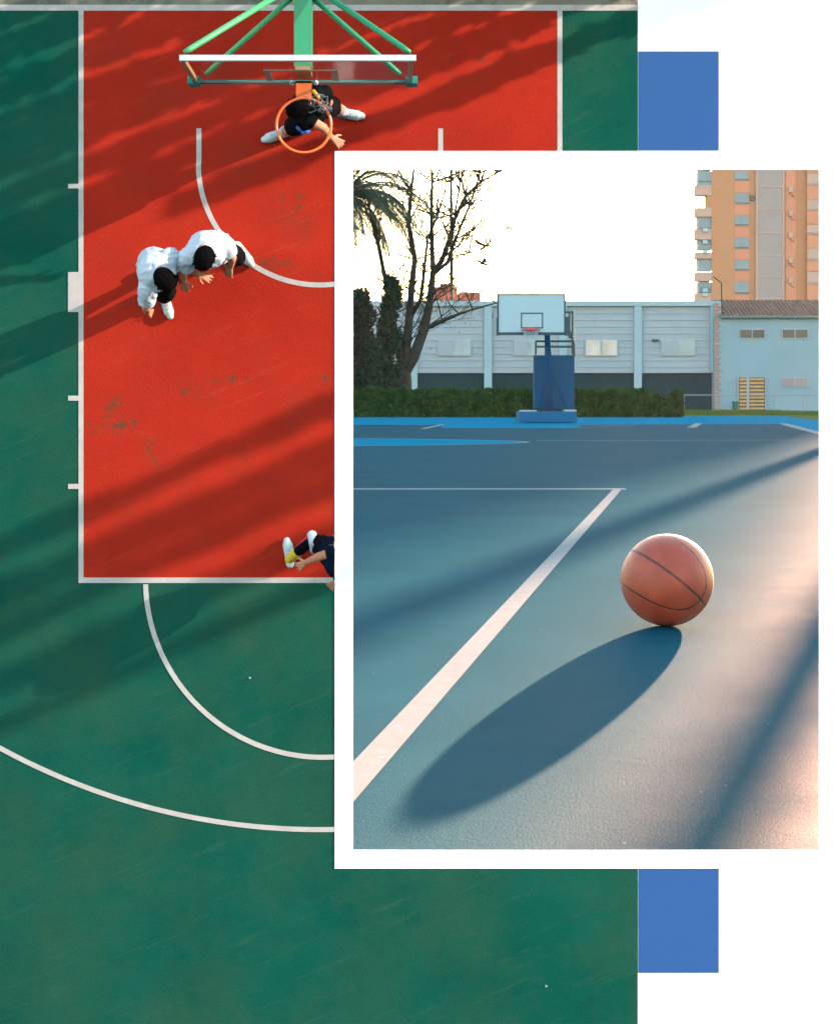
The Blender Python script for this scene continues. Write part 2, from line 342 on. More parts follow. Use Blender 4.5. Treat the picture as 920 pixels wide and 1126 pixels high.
# ---------------------------------------------------------------- basketball
bc = G(733, 689); Yb = 51.7; rB = 1.42
ballc = Vector(((733-PX)*Yb/F, Yb, rB+.01))
def ball_mat():
    m = bpy.data.materials.new('ball_rubber'); m.use_nodes = True
    nt = m.node_tree; N = nt.nodes; L = nt.links; b = N['Principled BSDF']
    tc = N.new('ShaderNodeTexCoord')
    nrm = N.new('ShaderNodeVectorMath'); nrm.operation = 'NORMALIZE'; L.new(tc.outputs['Object'], nrm.inputs[0])
    def dot(v):
        d = N.new('ShaderNodeVectorMath'); d.operation = 'DOT_PRODUCT'; L.new(nrm.outputs[0], d.inputs[0]); d.inputs[1].default_value = v; return d.outputs['Value']
    def mth(op, a, bb=None, c=None):
        x = N.new('ShaderNodeMath'); x.operation = op
        for i, q in enumerate((a,bb,c)):
            if q is None: continue
            if isinstance(q, (int,float)): x.inputs[i].default_value = q
            else: L.new(q, x.inputs[i])
        return x.outputs[0]
    # picture frame (x right, y up, z to viewer) -> world (x, -z, y)
    zc = (Vector((0,0,CAMZ))-ballc).normalized(); xc = Vector((0,0,1)).cross(zc).normalized(); yc = zc.cross(xc)
    cv = lambda v: xc*v[0]+yc*v[1]+zc*v[2]
    Xh = cv((.098,.13,.987)).normalized(); E2 = cv((-.24,.18,.95)).normalized(); Zh = cv((-.592,-.79,.161)).normalized(); Yh = Xh.cross(Zh).normalized()
    dx, dy, dz = dot(Xh), dot(Yh), dot(Zh)
    e1 = mth('MULTIPLY', mth('ABSOLUTE', dz), .72); e2 = mth('ABSOLUTE', dot(E2))
    # long oval seam wrapped round the ball: superellipse in (angle, height)
    ca, sa = math.cos(R(33)), math.sin(R(33))
    xr = mth('SUBTRACT', mth('MULTIPLY', dx, ca), mth('MULTIPLY', dy, sa)); yr = mth('ADD', mth('MULTIPLY', dx, sa), mth('MULTIPLY', dy, ca))
    phi = mth('ARCTAN2', yr, xr)
    ov = mth('ADD', mth('POWER', mth('MULTIPLY', mth('ABSOLUTE', phi), 1/R(87)), 2.5), mth('POWER', mth('MULTIPLY', e1, 1/.73/.72), 2.5))
    ov = mth('MULTIPLY', mth('ABSOLUTE', mth('SUBTRACT', ov, 1.0)), .36)
    dd = mth('MINIMUM', mth('MINIMUM', e1, mth('MULTIPLY', e2, .4)), ov)
    mr = N.new('ShaderNodeMapRange'); L.new(dd, mr.inputs[0]); mr.inputs[1].default_value = .014; mr.inputs[2].default_value = .021; mr.inputs[3].default_value = 1; mr.inputs[4].default_value = 0
    nz = N.new('ShaderNodeTexNoise'); nz.inputs['Scale'].default_value = 1.3; nz.inputs['Detail'].default_value = 6; L.new(tc.outputs['Object'], nz.inputs[0])
    rp = N.new('ShaderNodeValToRGB'); rp.color_ramp.elements[0].color = (.22,.036,.015,1); rp.color_ramp.elements[1].color = (.29,.050,.022,1)
    rp.color_ramp.elements[0].position = .35; rp.color_ramp.elements[1].position = .65
    L.new(nz.outputs['Fac'], rp.inputs[0])
    # scuffed seams
    nw = N.new('ShaderNodeTexNoise'); nw.inputs['Scale'].default_value = 7; L.new(tc.outputs['Object'], nw.inputs[0])
    wr = N.new('ShaderNodeMapRange'); L.new(nw.outputs['Fac'], wr.inputs[0]); wr.inputs[1].default_value = .3; wr.inputs[2].default_value = .62; wr.inputs[3].default_value = 1.0; wr.inputs[4].default_value = .6
    mx = N.new('ShaderNodeMix'); mx.data_type = 'RGBA'; L.new(mth('MULTIPLY', mr.outputs[0], wr.outputs[0]), mx.inputs['Factor'])
    L.new(rp.outputs[0], mx.inputs[6]); mx.inputs[7].default_value = (.018,.012,.012,1); L.new(mx.outputs[2], b.inputs['Base Color'])
    b.inputs['Roughness'].default_value = .5; b.inputs['Specular IOR Level'].default_value = .45
    vo = N.new('ShaderNodeTexVoronoi'); vo.inputs['Scale'].default_value = 42; L.new(nrm.outputs[0], vo.inputs[0])
    h = mth('ADD', mth('MULTIPLY', vo.outputs['Distance'], -.22), mth('MULTIPLY', mr.outputs[0], -1.0))
    bp = N.new('ShaderNodeBump'); bp.inputs['Strength'].default_value = .8; bp.inputs['Distance'].default_value = .05; L.new(h, bp.inputs['Height']); L.new(bp.outputs[0], b.inputs['Normal'])
    return m
me = bpy.data.meshes.new('basketball'); bm = bmesh.new(); bmesh.ops.create_icosphere(bm, subdivisions=6, radius=rB)
for f in bm.faces: f.smooth = True
bm.to_mesh(me); bm.free(); me.materials.append(ball_mat())
o = bpy.data.objects.new('basketball', me); COL.objects.link(o); o.location = ballc
tag(o, 'orange basketball with black seams resting on the blue court', 'basketball')

# ---------------------------------------------------------------- portable hoop on the blue court
HY = 514.0
u = HY/F   # metres per pixel there
hp = thing('basketball_hoop', Vector((Q(604,465,HY).x, HY+10, .01)), 'blue portable basketball hoop standing at the far end of the blue court', 'basketball hoop', 'basketball hoops')
BY = HY-10
def qb(px,py,Y=HY): return Q(px,py,Y)
def R2(mb, x0,y0,x1,y1,Y,d): return mb.rect(x0,y0,x1,y1,Y,d)
s = MB(); R2(s,572,452.5,634,464.2,HY,17); s.build('base', M['hbase'], hp)
for ra in ((573,451,590,452.3),(621,450.5,633.5,452.3)):
    s = MB(); R2(s,*ra,HY+.5,8); s.build('base_cap', M['gym2'], hp)
for px in (581,627):
    s = MB(); c = Q(px,465,HY+2); s.tube([(c.x-.4,c.y,.5),(c.x+.4,c.y,.5)], .45, 14); s.build('wheel', M['black'], hp)
s = MB(); s.tube([qb(604,452,HY+4), qb(603,404,HY+4), qb(601.5,368,HY+4), qb(601,346,HY+2)], [1.3,1.15,.85,.8], 14); s.build('post', M['hblue'], hp, True)
s = MB(); R2(s,587,390.5,631.5,449.5,HY+9,3.2); s.build('padding', M['hpad'], hp)
s = MB()
for a,b in (((589,390),(589,375)),((629,390),(629.5,342)),((589,375),(629.5,375)),((589,381),(629,381)),((626,372),(626,343)),((622,343),(629.5,343)),((622,352),(631,378)),((631,378),(631.5,392))):
    s.tube([qb(*a,HY+11), qb(*b,HY+11)], .35, 8)
s.build('rear_frame', M['hgreen'], hp)
s = MB()
for a,b in (((603,402),(623,448)),((603,404),(592,448))):
    s.tube([qb(*a,HY+6), qb(*b,HY+8)], .16, 6)
s.build('brace', M['hblue'], hp)
s = MB(); R2(s,548,323.6,620.5,366,BY,.9); bd = s.build('backboard', M['hboard'], hp)
s = MB()
for x0,y0,x1,y1 in ((546.6,322.6,621.9,323.9),(546.6,323.9,548.2,366),(620.3,323.9,621.9,366),(546.6,365.2,621.9,368.2)): R2(s,x0,y0,x1,y1,BY-.25,1.6)
R2(s,545.8,349,547.4,368.6,BY-.4,2.2); R2(s,621.2,348,624.8,368.6,BY-.4,2.2)
s.build('board_frame', M['hdark'], bd)
s = MB()
for x0,y0,x1,y1 in ((572.5,343.6,597,345),(572.5,345,573.8,360),(595.7,345,597,360),(572.5,359.6,597,361)): R2(s,x0,y0,x1,y1,BY-.06,.1)
s.build('target_square', M['hdark'], bd)
s = MB(); c = Q(583.5,362.5,BY-4.2); s.tube([(c.x+2.65*math.cos(t*math.pi/16),c.y+2.65*math.sin(t*math.pi/16),c.z) for t in range(32)], .28, 8, True)
R2(s,579.5,360.2,588,364.6,BY-2.0,1.9); rm = s.build('rim', M['hred'], hp, True)
s = MB()
for t in range(12):
    a = t*math.pi/6; b = a+math.pi/6
    for dd in (1,-1):
        s.tube([(c.x+2.6*math.cos(a),c.y+2.6*math.sin(a),c.z-.1),(c.x+2.0*math.cos(a+dd*.5),c.y+2.0*math.sin(a+dd*.5),c.z-1.3),(c.x+1.4*math.cos(a+dd*.26),c.y+1.4*math.sin(a+dd*.26),c.z-2.6)], .07, 4)
s.build('net', M['hboard'], rm)

# ---------------------------------------------------------------- hedge
rg = random.Random(3)
HX0, HX1, HYY = Q(250,440,690).x, Q(747,440,690).x, 690.0
hd = thing('hedge', Vector(((HX0+HX1)/2, HYY, 0)), 'long low clipped green hedge along the far edge of the blue court', 'hedge')
HT = Q(400,427,HYY).z
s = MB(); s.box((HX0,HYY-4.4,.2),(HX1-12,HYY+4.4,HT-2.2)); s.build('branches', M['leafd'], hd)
s = MB()
for _ in range(38000):
    x = rg.uniform(HX0,HX1); t = rg.random()
    end = max(0,min(1,(HX1-x)/16))**.6
    tp = HT-.6+noise.noise(Vector((x*.18,3,0)))*1.5+noise.noise(Vector((x*.7,8,0)))*.6
    tp *= (.3+.7*end)
    if t < .62: p = Vector((x, HYY-5+rg.gauss(0,.35)+noise.noise(Vector((x*.3,1,5)))*.8, rg.uniform(.2,tp)))
    elif t < .9: p = Vector((x, HYY+rg.uniform(-5,5), tp+rg.gauss(0,.25)))
    else: p = Vector((HX1-rg.uniform(-1,3), HYY+rg.uniform(-5,5), rg.uniform(.2,tp)))
    s.leaf(p, rg.uniform(.4,.95), rg)
s.build('foliage', M['hedge'], hd)
# weeds in the strip behind the court
s = MB()
for _ in range(5000):
    x = rg.uniform(Q(745,452,850).x, Q(935,452,850).x); y = rg.uniform(770,1040)
    s.add([(x-.25,y,0),(x+.25,y,0),(x+rg.uniform(-.4,.4),y+.1,rg.uniform(.7,1.9))],[(0,1,2)])
tag(s.build('long_grass', M['grass']), 'strip of long green grass between the court and the white house', 'grass', kind='stuff')

# ---------------------------------------------------------------- gym building
GY = 1071.0
def BX(name, m, parent, rects, Y, d, front=0):
    s = MB()
    for r in rects: s.rect(*r, Y, d, front)
    return s.build(name, m, parent)
gy = thing('gym_building', Vector((Q(590,452,GY).x, GY, 0)), 'long white ribbed gym building with pillars and dark teal lower band behind the hoop', 'building')
GB = 452.2
BX('wall', M['gym'], gy, [(-150,336,784.5,410)], GY, 90)
BX('lower_band', M['plinth'], gy, [(-150,409.5,784.5,GB)], GY+2, 80)
BX('parapet', M['gym2'], gy, [(-150,330.5,785,336.3)], GY-2.5, 40)
s = MB()
for k in range(9):
    y = 343.5+k*7.4
    s.rect(-150, y, 784, y+1.1, GY-.45, .44)
s.build('cladding_rib', M['gym2'], gy)
for x in (-37,45,126.5,208.5,290.5,372.5,454.7,536.5,619,701.3):
    BX('pillar', M['gym2'], gy, [(x-4.2,336.4,x+4.2,GB)], GY-2.2, 2.1)
BX('pillar', M['gym2'], gy, [(781,336.4,784.6,409)], GY-2.2, 2.1)
for i,(x0,x1) in enumerate(((398,433),(481,518),(564,600),(643,679),(726,764))):
    w = BX('window', M['win'], gy, [(x0,373,x1,391.5)], GY-.9, .3)
    xm = (x0+x1)/2
    BX('pane', M['win_reflect'] if i in (3,) else M['gym'], w, [(x0+1.2,374.2,xm-1.2,390.4)], GY-1.3, .3)
    BX('pane', M['win_reflect'] if i == 3 else M['win'], w, [(xm+1.2,374.2,x1-1.2,390.4)], GY-1.3, .3)
BX('wall_light', M['hdark'], gy, [(717,373,724,375)], GY-2, 1.9)
# ---------------------------------------------------------------- house
hs = thing('house', Vector((Q(860,452,GY).x, GY, 0)), 'pale blue plastered two storey house with brown tiled roof beside the gym', 'house')
BX('wall', M['housew'], hs, [(785,348,990,GB+.2)], GY-6, 60)
s = MB()
for k in range(34):
    y0 = 333+k*3.5
    s.rect(785.2, y0, 785.2+(7.5 if k%2 else 5.0), y0+2.2, GY-6.5, .49)
s.build('quoin', M['brick'], hs)
BX('corner_wall', M['gym2'], hs, [(785,331,793,348)], GY-5, 30)
# pantile roof, sloping up and away
s = MB(); a0 = Q(793,349,GY-10); x1 = Q(995,349,GY-10).x; nT = 46
yb = GY+28; zt = CAMZ+(PY-331)*yb/F
for i in range(nT):
    xa = a0.x+(x1-a0.x)*i/nT; xb = a0.x+(x1-a0.x)*(i+1)/nT; r = (xb-xa)/2; n = 6
    for j in range(n):
        t0 = math.pi*j/n; t1 = math.pi*(j+1)/n
        p = lambda t,y,z: (xa+r-r*math.cos(t), y, z+math.sin(t)*r*.9)
        s.quad(p(t0,GY-10,a0.z),p(t1,GY-10,a0.z),p(t1,yb,zt),p(t0,yb,zt))
s.quad((a0.x,GY-10,a0.z-.05),(x1,GY-10,a0.z-.05),(x1,yb,zt-.05),(a0.x,yb,zt-.05))
s.quad((a0.x,yb,zt),(x1,yb,zt),(x1,yb+40,zt-18),(a0.x,yb+40,zt-18))
s.build('roof', M['tile'], hs, False)
BX('eave', M['housew'], hs, [(793,346.8,992,349.5)], GY-9.5, 3.4)
for (x0,y0,x1_,y1) in ((812.5,361,841.5,372.5),(859,361,889,372.5),(859.5,414.5,889,426)):
    w = BX('window', M['gym'], hs, [(x0,y0,x1_,y1)], GY-6.5, .45)
    xm = (x0+x1_)/2
    lowr = y0 > 400
    BX('pane', M['dwin'] if not lowr else M['aptglass'], w, [(x0+1.3,y0+1.4,xm-.7,y1-1.3)], GY-6.8, .28)
    BX('pane', M['dwin'] if not lowr else M['aptglass'], w, [(xm+.7,y0+1.4,x1_-1.3,y1-1.3)], GY-6.8, .28)
dr = BX('door', M['dwin'], hs, [(812,415,841,452)], GY-6.6, .55)
s = MB()
for k in range(9):
    y = 416+k*4.0
    s.rect(813,y,820.5,y+2.2,GY-6.95,.3); s.rect(824,y,840,y+2.0,GY-6.95,.3)
s.build('slat', M['orange'], dr)
BX('door_frame', M['gym'], dr, [(810.8,414,812,452),(820.8,415,823.5,452),(841,414,842.2,452)], GY-7.1, .5)
BX('sign', M['metal'], hs, [(800,419.5,807,425)], GY-6.4, .35)
s = MB(); s.tube([Q(784,304,GY-8),Q(793,311,GY-8),Q(793.5,345,GY-8)], .35, 6); s.build('cable', M['bark'], hs)
s = MB(); s.rect(806.5,443,811.5,451.8,GY-14,3.2); s.rect(806,441.5,812,443,GY-14.3,3.8); s.rect(807.5,451.8,808.5,452.4,GY-13.5,2)
o = centred(s.build('bin', M['bin'])); o.location.z = 0; tag(o, 'small dark green bin beside the slatted door', 'bin')
# wire fence in front of the house
fn = thing('fence', Vector((Q(830,455,980).x,980,0)), 'low thin metal railing in front of the pale blue house', 'fence')
s = MB(); s.tube([Q(752,434.3,980),Q(940,434.3,980)], .28, 6); s.build('rail', M['metal'], fn)
for x in (752,788,852,883,914):
    p = Q(x,434,980); s = MB(); s.tube([(p.x,980,0),(p.x,980,p.z)], .3, 6); s.build('fence_post', M['metal'], fn)

# ---------------------------------------------------------------- apartment tower
AY = 1800.0
ap = thing('apartment_building', Vector((Q(880,450,AY).x, AY, 0)), 'tall orange and tan apartment tower with balconies behind the house', 'building')
s = MB(); s.rect(782,120,1022,447,AY,130)
for v in s.v:
    if v.y > AY+1 and v.x < 400: v.x += 34
s.build('wall', M['apt'], ap)
s = MB()
FL = [(188,198),(212,224),(237,248),(261,273),(286,297),(310,323)]
FL2 = [(163,174),(139,150)]+FL
for (a,b) in FL2:
    w = BX('window', M['aptwin'], ap, [(808,a,823,b)], AY-.6, .5)
    BX('shutter_gap', M['aptwind'], w, [(808,b-1.8,823,b-.4)], AY-.9, .25)
for i in range(len(FL)):
    a = FL[i][1]+1.2; b = FL[i+1][0]-.6 if i+1 < len(FL) else 331
    BX('spandrel', M['apt2'], ap, [(807.5,a,823.5,b)], AY-.5, .4)
BX('panel_column', M['aptglass'], ap, [(832,120,861,447)], AY-3, 2.9)
s = MB()
for y in (180,205,229.5,255.4,280.4,304,328): s.rect(833,y-.6,861,y+.6,AY-3.5,.45)
s.rect(830.8,120,833,447,AY-3.6,3.2); s.rect(860.5,120,862.3,447,AY-3.6,3.2)
s.build('mullion', M['aptpink'], ap)
BX('bay', M['apt2'], ap, [(863,120,875,447)], AY-1.5, 1.4)
BX('bay', M['apt'], ap, [(887,120,1000,447)], AY-6, 5.9)
for (a,b) in ((191,203),(220,231),(247,257),(273,285.5),(299,312)):
    for xx in (930,975): BX('window', M['aptpink'], ap, [(xx,a,xx+15,b)], AY-6.8, .7)
    w = BX('window', M['aptpink'], ap, [(887.5,a,902,b)], AY-6.8, .7)
    BX('sill', M['aptglass'], w, [(887.5,b-2.2,902,b-.8)], AY-7.1, .25)
for ya,yb_ in ((204,219),(232,246),(258,272.5),(286.5,298),(313,330)): BX('spandrel', M['apt2'], ap, [(887.3,ya,905,yb_)], AY-6.6, .55)
for y in (205,231,255,283,305):
    BX('air_conditioner', M['aptpink'], ap, [(867,y,871.5,y+6)], AY-4, 2.4)
    s = MB(); s.tube([Q(866,y+3,AY-2),Q(869,y+9,AY-3),Q(873,y+11,AY-2)], .3, 5); s.build('pipe', M['dwin'], ap)
BX('air_conditioner', M['dwin'], ap, [(825,214.5,829.5,220)], AY-2.5, 2.4)
# balcony stack left, open between floors
for (y0,y1,pk,rl) in ((150,187,187,1),(203,214.5,0,0),(188,203,0,1),(228,238,0,0),(238,250,0,1),(251,263,0,0),(262,275,0,1),(277,284,0,0),(284,298,0,1),(299,309,0,0),(310,322,0,1),(322,447,0,0)):
    if rl: b = BX('balcony_screen', M['aptwin'], ap, [(767.5,y0,782,y1)], AY+2, 12)
    else:
        b = BX('balcony', M['aptpink'], ap, [(765.5,y0,782,y1)], AY-1, 16)
for y in (198.5,): BX('railing', M['aptwind'], ap, [(768,y,782,y+1.2)], AY+1.3, .5)
for (y,c) in ((250,0),(263,0),(274,0),(316,0),(321,0)):
    BX('railing', M['aptwind'], ap, [(769,y,782,y+1.0)], AY-1.6, .5)
    BX('air_conditioner', M['hboard'], ap, [(772.5,y+.8,778,y+4.5)], AY-3.2, 2)
BX('balcony_side', M['apt'], ap, [(777.5,214.5,782,228)], AY, 16)

# far terracotta roofs behind the tree
for (x0,y0,x1_,y1,l) in ((474,316,503,334,'brick red house block with stepped top rising behind the gym roof'),(505,322,528,334,'small low brick red house top next to the pole')):
    b = thing('brick_house', Vector((Q((x0+x1_)/2,450,1300).x,1300,0)), l, 'house', 'brick houses behind the gym')
    BX('wall', M['terra'], b, [(x0,y0,x1_,447)], 1300, 40)
    if x0 < 500: BX('chimney', M['terra'], b, [(x0+10,y0-.0,x0+26,y0-4)], 1305, 20)
    s = MB(); s.rect(x0-.5,y0-1,x1_+.5,y0+.2,1299,42); s.build('roof', M['aptpink'], b)
# tall pole behind tree
s = MB(); p = Q(496.5,445,1230); s.tube([(p.x,1230,0),(p.x,1230,Q(0,330,1230).z),(p.x-.6,1230,Q(0,150,1230).z)], [1.5,1.3,1.0], 10)
tag(centred(s.build('utility_pole', M['bark'], None, True)), 'tall thin brown pole rising behind the gym and the bare tree', 'pole')

# lamp posts out to the right; their long shadows lie across the court
for (X,Y,h,r,l) in ((None,430,62,2.5,'tall grey lamp post on the court edge past the frame, the far one'),(97,300,48,1.9,'tall grey lamp post on the court edge past the frame, the near one')):
    if X is None:
        # on the shadow line through the picture points (388,702)-(900,490)
        b0 = G(640,597); t = (Y-b0.y)/3.484; X = b0.x+1.172*t
    o = thing('lamp_post', Vector((X,Y,0)), l, 'lamp post', 'lamp posts beside the blue court')
    s = MB(); s.tube([(X,Y,0),(X,Y,h)], [r*.75,r*.6], 12); s.tube([(X,Y,0),(X,Y,2.5)],[r*1.2,r*1.2],12); s.build('pole', M['metal'], o, True)
    s = MB(); s.tube([(X,Y,h-.5),(X-3,Y,h+1),(X-8,Y,h+1.2)], .5, 8); s.build('arm', M['metal'], o, True)
    s = MB(); s.box((X-12,Y-1.3,h+.8),(X-7,Y+1.3,h+1.8)); s.build('lamp_head', M['hdark'], o)

# ---------------------------------------------------------------- trees beyond the hedge
def branch(s, p, d, L, r, depth, rg, spread=.42, up=.12, n=4, minr=.10):
    pts = [p]; rad = [r]; q = Vector(p); dd = Vector(d).normalized()
    for i in range(n):
        dd = (dd+Vector((rg.gauss(0,.13),rg.gauss(0,.13),up*.5+rg.gauss(0,.06)))).normalized()
        q = q+dd*(L/n); pts.append(q.copy()); rad.append(max(minr*.7, r*(1-.5*(i+1)/n)))
        if depth > 0 and i >= 1 and rg.random() < .75:
            sd = (dd+Vector((rg.gauss(0,spread*1.5),rg.gauss(0,spread),rg.gauss(.1,spread)))).normalized()
            branch(s, q, sd, L*rg.uniform(.45,.7), rad[-1]*.6, depth-1, rg, spread, up, n, minr)
    s.tube(pts, rad, 6)
    if depth > 0:
        for _ in range(2):
            sd = (dd+Vector((rg.gauss(0,spread),rg.gauss(0,spread),rg.gauss(.15,spread*.8)))).normalized()
            branch(s, q, sd, L*rg.uniform(.55,.8), rad[-1]*.75, depth-1, rg, spread, up, n, minr)
TY = 760.0
T = lambda x,y,dy=0: Q(x,y,TY+dy)
bt = thing('bare_tree', Vector((T(441,452).x,TY,0)), 'leafless spreading tree leaning right in front of the white gym wall', 'tree', 'trees behind the hedge')
rg = random.Random(12)
s = MB()
f0 = T(441,452); f0.z = 0
s.tube([f0, T(442,432), T(443,418), T(446,402)], [5.2,4.5,4.0,2.2], 12)
limbs = [
 ([(444,410),(455,392),(466,362),(472,335),(476,300),(486,285)], [2.9,2.5,2.2,1.7,1.4,1.1]),
 ([(486,285),(494,262),(500,240),(512,215),(528,200),(546,190)], [1.1,1.0,.9,.7,.5,.3]),
 ([(476,300),(475,270),(474,235),(475,200),(474,180)], [1.2,1.0,.8,.6,.5]),
 ([(476,302),(492,288),(501,262),(516,226),(528,190)], [.9,.8,.65,.5,.35]),
 ([(466,362),(486,352),(505,345),(520,340),(545,333),(568,329)], [1.0,.8,.6,.45,.3,.2]),
 ([(443,412),(446,385),(450,350),(452,320),(456,285),(449,245),(452,210),(455,185)], [2.6,2.2,1.8,1.5,1.2,1.0,.7,.5]),
 ([(444,415),(438,380),(430,345),(424,310),(416,270),(408,240),(404,215)], [2.2,1.7,1.4,1.1,.9,.7,.5]),
 ([(450,350),(462,330),(466,300),(470,262),(480,240),(492,200)], [1.2,1.0,.8,.6,.5,.3]),
 ([(497,262),(500,235),(506,200),(512,180)], [.6,.5,.4,.3]),
 ([(500,281),(515,278),(528,275),(536,271)], [.4,.3,.25,.18]),
 ([(520,287),(528,290),(536,292)], [.2,.2,.15]),
]
for pl, rd in limbs:
    dy = rg.uniform(-12,12)
    s.tube([T(x,y,dy*i/len(pl)) for i,(x,y) in enumerate(pl)], rd, 8)
s.build('trunk', M['bark'], bt, True)
s = MB()
for pl, rd in limbs:
    for i,(x,y) in enumerate(pl[1:]):
        for _ in range((6 if i > 1 else 3) if pl[-1] != (568,329) else 1):
            d = Vector((rg.gauss(0,.7),rg.gauss(0,.5),rg.uniform(.1,1)))
            branch(s, T(x,y), d, rg.uniform(9,21), .36, 2, rg, .5, .12, 4, .12)
s.build('twigs', M['bark'], bt)
s = MB()
for pl, rd in limbs:
    for i,(x,y) in enumerate(pl[2:]):
        for _ in range(22):
            s.leaf(T(x+rg.gauss(0,10),y+rg.gauss(0,13),rg.uniform(-10,10)), rg.uniform(.25,.55), rg)
s.build('dead_leaves', M['bark'], bt)

# ivy-covered column tree and two evergreens
def leafy(name, label, px, ybase, ytop, wpx, Y, n, size, m, seed, cat='tree', shape='col', grp='trees behind the hedge'):
    rg = random.Random(seed)
    b = Q(px,450,Y); zt = Q(px,ytop,Y).z; r = wpx/2*Y/F
    o = thing(name, Vector((b.x,Y,0)), label, cat, grp)
    s = MB(); s.tube([(b.x,Y,0),(b.x+.3,Y,zt*.5),(b.x,Y,zt*.95)], [r*.22,r*.15,.3], 8)
    for k in range(26):
        z = rg.uniform(.12,.9)*zt; a = rg.uniform(0,6.28); L_ = r*.8*(1-.6*z/zt)
        s.tube([(b.x,Y,z),(b.x+math.cos(a)*L_,Y+math.sin(a)*L_,z+rg.uniform(.5,3))],[.35,.1],5)
    s.build('trunk', M['bark'], o)
    s = MB(); clumps = []
    for k in range(60):
        z = (.04+.93*k/59)*zt; f = (1-.75*(z/zt)**1.6) if shape == 'cone' else (1-.35*(z/zt)**3)
        a = rg.uniform(0,6.28); rr = r*f*math.sqrt(rg.random())*.75
        clumps.append((Vector((b.x+math.cos(a)*rr, Y+math.sin(a)*rr, z)), r*rg.uniform(.28,.55)*max(f,.35)))
    for k in range(n):
        c, cr = clumps[rg.randrange(len(clumps))]
        d = Vector((rg.gauss(0,.5),rg.gauss(0,.5),rg.gauss(0,.6)))*cr
        p = c+d
        if p.z < .3: p.z = .3
        s.leaf(p, size*rg.uniform(.5,1.3), rg)
    s.build('foliage', m, o)
    return o
leafy('ivy_tree', 'dark ivy covered trunk beside the bare tree', 429, 425, 302, 30, 752, 13000, 1.0, M['leafd'], 5)
leafy('evergreen_tree', 'dense dark evergreen standing at the left edge of the opening', 393, 425, 316, 44, 775, 15000, 1.1, M['leafd'], 8)
leafy('evergreen_tree', 'low dark evergreen bush against the white wall', 408, 425, 372, 34, 745, 5000, 1.0, M['leafd'], 9)
leafy('evergreen_tree', 'dark evergreen mostly hidden by the left frame edge', 366, 425, 330, 44, 770, 3000, 1.1, M['leafd'], 10)

# palm
pm = thing('palm_tree', Vector((Q(379,450,740).x,740,0)), 'tall palm tree with long drooping fronds at the upper left of the opening', 'palm tree', 'trees behind the hedge')
pc = Q(379,214,740); s = MB()
s.tube([(pc.x,740,0),(pc.x+1,740,pc.z*.5),(pc.x,740,pc.z)], [2.4,2.0,2.2], 12)
for k in range(28):
    z = pc.z*(k+1)/29; s.tube([(pc.x+.5,740,z),(pc.x+.5,740,z+.5)], [2.45,2.2], 10)
s.build('trunk', M['bark'], pm)
rg = random.Random(4)
for k in range(64):
    a = k*2.399; el = rg.uniform(-.3,1.35); L_ = rg.uniform(38,62)
    d = Vector((math.cos(a)*math.cos(el), math.sin(a)*math.cos(el), math.sin(el)))
    pts = []; q = pc.copy(); nn = 16; dd = d.copy()
    for i in range(nn+1):
        pts.append(q.copy()); q = q+dd*(L_/nn); dd = (dd+Vector((0,0,-.10-.006*i))).normalized()
    s = MB(); s.tube(pts, [max(.08,.42-.022*i) for i in range(nn+1)], 5)
    for i in range(1,nn):
        for t in (0,.25,.5,.75):
            p = pts[i].lerp(pts[i+1],t); ax_ = (pts[i+1]-pts[i]).normalized()
            sd = ax_.cross(Vector((0,0,1))).normalized()
            ll = 8.5*math.sin(math.pi*min(.96,(i+t)/nn*.85+.12))
            for sg in (1,-1):
                e = p+sd*sg*ll*.65+ax_*ll*.5+Vector((0,0,-ll*.42+rg.gauss(0,.25)))
                w = ax_*.3
                s.add([p-w,p+w,e],[(0,1,2)])
    s.build('frond', M['palm'], pm)

# ================================================================ THE BOARD WITH THE RED AND GREEN COURT
# board: big white wall with the opening
bw = MB()
x0, x1_, z0, z1 = W(-330,0).x, W(2420,0).x, 0.0, W(0,-360).z
hx0, hx1, hz0, hz1 = W(383,0).x, W(906,0).x, W(0,940).z, W(0,182).z
for (a,b,c,d) in ((x0,hx0,z0,z1),(hx1,x1_,z0,z1),(hx0,hx1,z0,hz0),(hx0,hx1,hz1,z1)):
    bw.box((a,WALL,c),(b,WALL+.05,d))
bk = MB()  # unseen dark sheet added behind the wall to weaken its bounce light
for (a,b,c,d) in ((x0,hx0,z0,z1),(hx1,x1_,z0,z1),(hx0,hx1,z0,hz0),(hx0,hx1,hz1,z1)):
    bk.box((a,WALL+.0505,c),(b,WALL+.07,d))
o = centred(bw.build('display_wall', M['page'])); bk.build('bounce_cut_sheet', M['bounce_cut_sheet'], o); tag(o, 'large white wall carrying the red and green court, with a rectangular opening', 'wall')
fr = MB(); e = .012
def fbox(mb, px0,py0,px1,py1,h0,h1):
    a = W(px0,py0,h0); b = W(px1,py1,h1); mb.box(a,b)
T_ = .014
for r in ((368,166,388,955),(900,166,921,955),(388,166,900,186.5),(388,935,900,955)): fbox(fr,*r,.0005,T_)
o = centred(fr.build('picture_frame', M['page'])); tag(o, 'flat white frame round the opening that shows the ball', 'frame')
for (r,l) in (((701.5,56,790,165.5),'blue rectangular panel above the white frame'),((701.5,955.5,790,1070),'blue rectangular panel below the white frame')):
    s = MB(); fbox(s,*r,.0005,.006); o = centred(s.build('blue_panel', M['blue_panel'])); tag(o, l, 'panel', 'blue panels on the white wall')
def lay(name, rects, h, m):
    s = MB()
    for (a,b,c,d) in rects:
        p = [W(a,b,h),W(c,b,h),W(c,d,h),W(a,d,h)]; s.quad(p[3],p[2],p[1],p[0])
    return tag(s.build(name, m), kind='structure')
lay('green_court', [(-90,8,378,1190),(378,8,701,176),(378,945,701,1190)], .004, M['green'])
